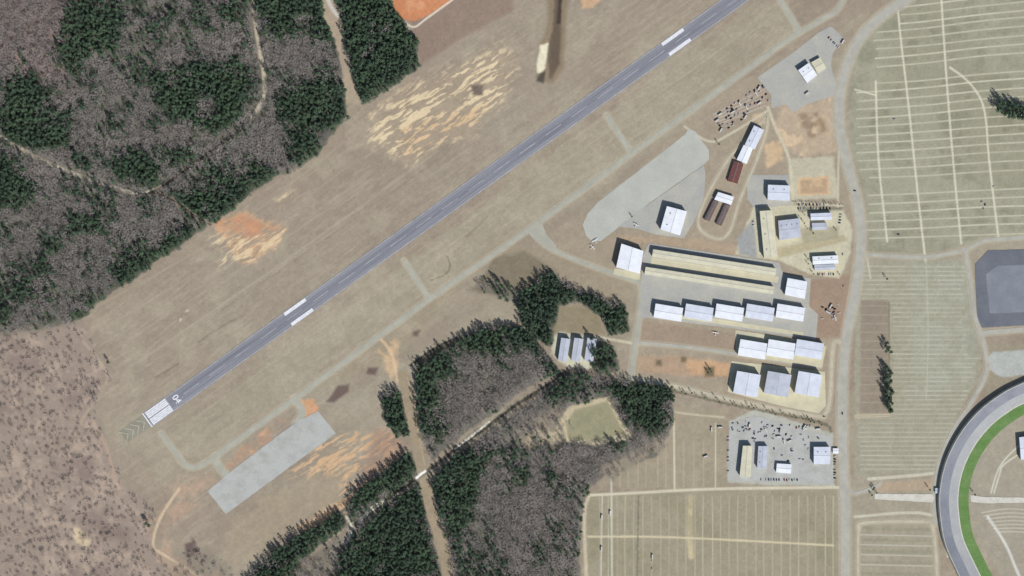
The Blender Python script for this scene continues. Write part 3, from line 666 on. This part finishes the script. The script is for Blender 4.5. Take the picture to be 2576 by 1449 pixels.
for x,y,a in ((1790,1080,90),(1775,1148,20),(1812,1075,0),(1535,1290,90),(1514,1300,90),(1513,1380,90),(1641,1400,90),(2030,235,40),(2120,105,60),(2090,770,60),(2082,785,150)): rv(x,y,a)
for x,y in ((2470,508),(2478,515),(2474,525),(2260,590),(2500,470),(2250,300),(1640,1410),(1640,1430),(2120,640),(2122,720),(2119,1040),(2150,480)): car(x,y,random.choice((90,80,0)))
def planemesh():
    bm=bmesh.new(); prev=None; secs=[(-4.3,.12,1.35),(-3,.3,1.25),(-1.2,.5,1.2),(.2,.6,1.2),(1.4,.58,1.15),(2.6,.42,1.05),(3.1,.15,1.05)]
    for x,r_,zc in secs:
        ring=[bm.verts.new((x,r_*math.cos(t),zc+r_*1.15*math.sin(t))) for t in np.linspace(0,2*math.pi,10,endpoint=False)]
        if prev:
            for k in range(10): bm.faces.new((prev[k],prev[(k+1)%10],ring[(k+1)%10],ring[k]))
        else: bm.faces.new(ring[::-1])
        prev=ring
    bm.faces.new(prev)
    def slab(p,t,mi=0):
        a=[bm.verts.new((x,y,z-t/2)) for x,y,z in p]; b_=[bm.verts.new((x,y,z+t/2)) for x,y,z in p]; n=len(p)
        bm.faces.new(a[::-1]).material_index=mi; bm.faces.new(b_).material_index=mi
        for k in range(n): bm.faces.new((a[k],a[(k+1)%n],b_[(k+1)%n],b_[k])).material_index=mi
    slab([(.1,-5.6,2.1),(1.2,-5.4,2.1),(1.5,0,1.95),(1.2,5.4,2.1),(.1,5.6,2.1),(-.1,0,1.95)],.16)
    slab([(-4.3,-1.8,1.45),(-3.7,-1.7,1.45),(-3.4,0,1.45),(-3.7,1.7,1.45),(-4.3,1.8,1.45)],.1)
    v=[bm.verts.new(p) for p in ((-4.4,-.06,1.4),(-3.2,-.06,1.4),(-4.1,-.06,2.7),(-4.6,-.06,2.7),(-4.4,.06,1.4),(-3.2,.06,1.4),(-4.1,.06,2.7),(-4.6,.06,2.7))]
    for f in ((0,1,2,3),(7,6,5,4),(0,4,5,1),(1,5,6,2),(2,6,7,3),(3,7,4,0)): bm.faces.new([v[i] for i in f])
    slab([(1.5,-.42,1.75),(2.0,-.35,1.6),(2.0,.35,1.6),(1.5,.42,1.75)],.1,1)
    slab([(3.12,-.9,1.05),(3.2,-.9,1.05),(3.2,.9,1.05),(3.12,.9,1.05)],.12,1)
    for x,y in ((.3,-1.1),(.3,1.1),(2.3,0)):
        r_=bmesh.ops.create_cone(bm,cap_ends=True,segments=10,radius1=.25,radius2=.25,depth=.16,matrix=Matrix.Translation((x,y,.25))@Matrix.Rotation(math.pi/2,4,'X'))
        for vv in r_['verts']:
            for f in vv.link_faces: f.material_index=2
        slab([(x-.06,y-.06,.7),(x+.06,y-.06,.7),(x+.06,y+.06,.7),(x-.06,y+.06,.7)],.8)
    m=bpy.data.meshes.new('parked_airplane'); bm.to_mesh(m); bm.free()
    for a in (cols[0],MT['dark_glass'],MT['rubber']): m.materials.append(a)
    return m
pm=planemesh()
for x,y,a in ((1497,606,120),(1490,622,40),(1800,838,80),(1815,768,100),(1832,771,70),(1850,774,100),(1868,779,85),(1600,566,60),(2100,800,20)):
    put('parked_airplane',pm,x,y,a,.5,1.1)
# ------------------------------------------------------------ trees
MT['bark']=nmat('bark',(96,84,74),None,1.5); 
MT['needles']=nmat('pine_needles',(82,102,78),(68,86,70),.02,objrand=.32)
MT['twigs']=nmat('bare_twigs',(152,144,138),(128,124,120),.012,objrand=.30)
MT['scrub_twigs']=nmat('scrub_twigs',(180,161,147),(158,142,132),.012,objrand=.2)
MT['pale_bark']=nmat('pale_bark',(162,154,146),None,1.5)
def tube(vs,fs,mi,a,b_,r0,r1,m_,n=5):
    a=Vector(a);b_=Vector(b_); d=(b_-a).normalized(); u=d.orthogonal().normalized(); v=d.cross(u); k=len(vs)
    for p,r_ in ((a,r0),(b_,r1)):
        for i in range(n):
            t=2*math.pi*i/n; vs.append(p+u*r_*math.cos(t)+v*r_*math.sin(t))
    for i in range(n): fs.append((k+i,k+(i+1)%n,k+n+(i+1)%n,k+n+i)); mi.append(m_)
def pine(seed,h=18,rad=3.6):
    r_=random.Random(seed); vs=[];fs=[];mi=[]
    tube(vs,fs,mi,(0,0,0),(r_.uniform(-.3,.3),r_.uniform(-.3,.3),h),.28,.05,0,6)
    nb=32
    for i in range(nb):
        t=i/nb; z=h*(.36+.62*t); L=rad*(1.08-t)**.5*r_.uniform(.6,1.2); a=i*2.4+r_.uniform(-.4,.4)
        e=(math.cos(a)*L,math.sin(a)*L,z+L*.12-.5*(1-t)); tube(vs,fs,mi,(0,0,z),e,.07,.02,0,3)
        for k in range(8):
            f=r_.uniform(.35,1.05); c=Vector((e[0]*f,e[1]*f,z+(e[2]-z)*f))+Vector((r_.gauss(0,.3),r_.gauss(0,.3),r_.gauss(0,.2)))
            s=r_.uniform(.4,.85); n=Vector((r_.gauss(0,.5),r_.gauss(0,.5),1)).normalized(); u=n.orthogonal().normalized(); u.rotate(Matrix.Rotation(r_.uniform(0,6.28),3,n)); v=n.cross(u); k0=len(vs)
            vs+= [c-u*s,c-v*s*.5,c+u*s,c+v*s*.5+n*.15]; fs.append((k0,k0+1,k0+2,k0+3)); mi.append(1)
    return vs,fs,mi
def bare(seed,h=14,rad=4.6,twn=190):
    r_=random.Random(seed); vs=[];fs=[];mi=[]
    tube(vs,fs,mi,(0,0,0),(0,0,h*.45),.28,.18,0,6); ends=[]
    for i in range(8):
        a=i*2.4+r_.uniform(-.4,.4); L=rad*r_.uniform(.6,1); e=Vector((math.cos(a)*L*.6,math.sin(a)*L*.6,h*r_.uniform(.65,.85)))
        b0=Vector((0,0,h*r_.uniform(.25,.45))); tube(vs,fs,mi,b0,e,.13,.06,0,4)
        for k in range(4):
            a2=a+r_.uniform(-1,1); e2=e+Vector((math.cos(a2)*L*.45,math.sin(a2)*L*.45,r_.uniform(0,h*.18))); tube(vs,fs,mi,e,e2,.07,.03,0,3); ends.append((e,e2))
    for i in range(twn):
        p,q_=r_.choice(ends); c=p.lerp(q_,r_.uniform(.1,1.1)); d=Vector((r_.gauss(0,1),r_.gauss(0,1),r_.uniform(-.1,.6))).normalized()*r_.uniform(.8,1.7)
        sd_=d.cross(Vector((r_.gauss(0,.4),r_.gauss(0,.4),1))).normalized()*r_.uniform(.07,.13); k0=len(vs); vs+=[c-sd_,c+sd_,c+d]; fs.append((k0,k0+1,k0+2)); mi.append(1)
    return vs,fs,mi
def proto(nm,data,mats):
    vs,fs,mi=data; return mk(nm,vs,fs,mats,mi,link=False)
pc=bpy.data.collections.new('pine_prototypes'); dc=bpy.data.collections.new('bare_prototypes'); sc_=bpy.data.collections.new('scrub_prototypes')
pines=[proto('pine_%d'%i,pine(i,random.uniform(14,20),random.uniform(3.0,4.4)),['bark','needles']) for i in range(6)]
for o in pines: pc.objects.link(o)
for i in range(6): dc.objects.link(proto('bare_%d'%i,bare(20+i,random.uniform(12,16),random.uniform(4,5.4)),['pale_bark','twigs']))
for i in range(4): sc_.objects.link(proto('scrub_%d'%i,bare(40+i,6,3.2,130),['pale_bark','scrub_twigs']))
def scatter(name,pts,smin,smax,coll,n):
    N=len(pts); m=bpy.data.meshes.new(name); m.from_pydata([W(x,y,0) for x,y in pts],[],[])
    for an,ty,val in (('rz','FLOAT',rng.uniform(0,6.28,N)),('sc','FLOAT',rng.uniform(smin,smax,N)),('pi','INT',rng.integers(0,n,N))):
        a=m.attributes.new(an,ty,'POINT'); a.data.foreach_set('value',val.astype(np.float32 if ty=='FLOAT' else np.int32))
    o=bpy.data.objects.new(name,m); scene.collection.objects.link(o)
    ng=bpy.data.node_groups.new(name,'GeometryNodeTree'); ng.interface.new_socket('Geometry',in_out='INPUT',socket_type='NodeSocketGeometry'); ng.interface.new_socket('Geometry',in_out='OUTPUT',socket_type='NodeSocketGeometry')
    gi=ng.nodes.new('NodeGroupInput'); gout=ng.nodes.new('NodeGroupOutput'); ip=ng.nodes.new('GeometryNodeInstanceOnPoints'); ci=ng.nodes.new('GeometryNodeCollectionInfo')
    ci.inputs['Collection'].default_value=coll; ci.inputs['Separate Children'].default_value=True; ci.inputs['Reset Children'].default_value=True
    def na(nm,t):
        q_=ng.nodes.new('GeometryNodeInputNamedAttribute'); q_.data_type=t; q_.inputs['Name'].default_value=nm; return q_.outputs['Attribute']
    cx_=ng.nodes.new('ShaderNodeCombineXYZ'); ng.links.new(na('rz','FLOAT'),cx_.inputs['Z'])
    ng.links.new(gi.outputs[0],ip.inputs['Points']); ng.links.new(ci.outputs[0],ip.inputs['Instance']); ip.inputs['Pick Instance'].default_value=True
    ng.links.new(na('pi','INT'),ip.inputs['Instance Index']); ng.links.new(cx_.outputs[0],ip.inputs['Rotation']); ng.links.new(na('sc','FLOAT'),ip.inputs['Scale']); ng.links.new(ip.outputs[0],gout.inputs[0])
    md=o.modifiers.new('scatter','NODES'); md.node_group=ng; return o
sp=7.2
xs=np.arange(-70,2576+70,sp); ys=np.arange(-70,1449+70,sp); AX,AY=np.meshgrid(xs,ys); AX=AX.ravel()+rng.uniform(-3.6,3.6,AX.size); AY=AY.ravel()+rng.uniform(-3.6,3.6,AY.size)
ix=np.clip(np.searchsorted(GX,AX),0,NX-1); iy=np.clip(np.searchsorted(GY,AY),0,NY-1)
f=FOR[iy,ix]; c=CON[iy,ix]; rr=rng.random(f.size); n4=N4[iy,ix]; n5=N5[iy,ix]
gap=.97-.35*(c<.5)*sstep(.5,.66,n5)
keep=rr<f*gap
isc=(c*1.05-.02+(n4-.5)*1.5+(n5-.5)*1.1+rng.uniform(-.3,.3,c.size))>.5
def inpoly(px_,py_,pts):
    ins=np.zeros(px_.shape,bool); n=len(pts)
    for i in range(n):
        a=pts[i];b_=pts[(i+1)%n]
        if a[1]!=b_[1]: ins^=((a[1]>py_)!=(b_[1]>py_))&(px_<(b_[0]-a[0])*(py_-a[1])/(b_[1]-a[1])+a[0])
    return ins
inFRE=inpoly(AX+(n5-.5)*60,AY+(n4-.5)*80,[(x,y-5) for x,y in FRE]) | inpoly(AX,AY,[(420,1380),(640,1370),(620,1600),(420,1600)])&(c<.5)
P1=keep&isc&~inFRE; P2=keep&~isc&~inFRE; P3=keep&inFRE&(rng.random(c.size)<.5+1.6*(n5-.4))
scatter('pine_forest',list(zip(AX[P1],AY[P1])),.7,1.25,pc,6)
scatter('bare_deciduous_forest',list(zip(AX[P2],AY[P2])),.7,1.25,dc,6)
scatter('bare_scrub_woodland',list(zip(AX[P3],AY[P3])),.6,1.4,sc_,4)
print('trees',P1.sum(),P2.sum(),P3.sum())
def tree(x,y,s=1): put('pine_tree',random.choice(pines).data,x+random.uniform(-2,2),y+random.uniform(-2,2),random.uniform(0,360),0,s)
for k in range(60):
    t=random.random(); tree(2498+t*90+random.uniform(-6,6),264+t*28+random.uniform(-21,21)*(1-.3*t),random.uniform(.9,1.3))
for p in ((2230,862),(2226,870),(2236,872),(2232,880),(2238,884),(2228,884)): tree(*p,random.uniform(.8,1.1))
for k in range(46): tree(2231+random.uniform(-8,8)+k*.16,922+k*2.5,random.uniform(.8,1.2))
for p in ((2195,1232),(2203,1238),(2192,1245),(2199,1226),(1785,930),(1780,938),(1790,936),(1807,363),(2450,1243),(2340,1232),(1590,545),(2232,700)): tree(*p,random.uniform(.5,.7))
for k in range(34): tree(1600+k*14+random.uniform(-5,5),961+k*3.1+random.uniform(-5,5),random.uniform(.35,.6))
for k in range(16): tree(1998+k*8,512+random.uniform(-3,3),random.uniform(.25,.45))
for p in ((2012,548),(2022,560),(2025,540),(2030,575),(2045,585),(2032,650),(2034,665),(2045,690),(2100,580),(2110,690),(2025,1052),(2035,1056)): tree(*p,random.uniform(.35,.55))
# ------------------------------------------------------------ light, camera
az,el=math.radians(147),math.radians(39)
wd=bpy.data.worlds.new('World'); scene.world=wd; wd.use_nodes=True; nt=wd.node_tree; bg=nt.nodes['Background']
sk=nt.nodes.new('ShaderNodeTexSky'); sk.sky_type='NISHITA'; sk.sun_disc=False; sk.sun_elevation=el; sk.sun_rotation=az; nt.links.new(sk.outputs[0],bg.inputs[0]); bg.inputs[1].default_value=.09
sl=bpy.data.lights.new('sun','SUN'); sl.energy=4.8; sl.angle=math.radians(.5); sl.color=(1,.98,.94)
so=bpy.data.objects.new('sun',sl); scene.collection.objects.link(so)
d=Vector((math.sin(az)*math.cos(el),math.cos(az)*math.cos(el),math.sin(el))); so.rotation_euler=d.to_track_quat('Z','Y').to_euler(); so.location=(0,0,500)
cd=bpy.data.cameras.new('camera'); co_=bpy.data.objects.new('camera',cd); scene.collection.objects.link(co_); co_.location=(0,0,4000); co_.rotation_euler=(0,0,0)
cd.sensor_width=36; cd.lens=36*4000/(2576*S); cd.clip_start=10; cd.clip_end=40000; scene.camera=co_
scene.view_settings.view_transform='Standard'; scene.view_settings.look='None'; scene.view_settings.exposure=0
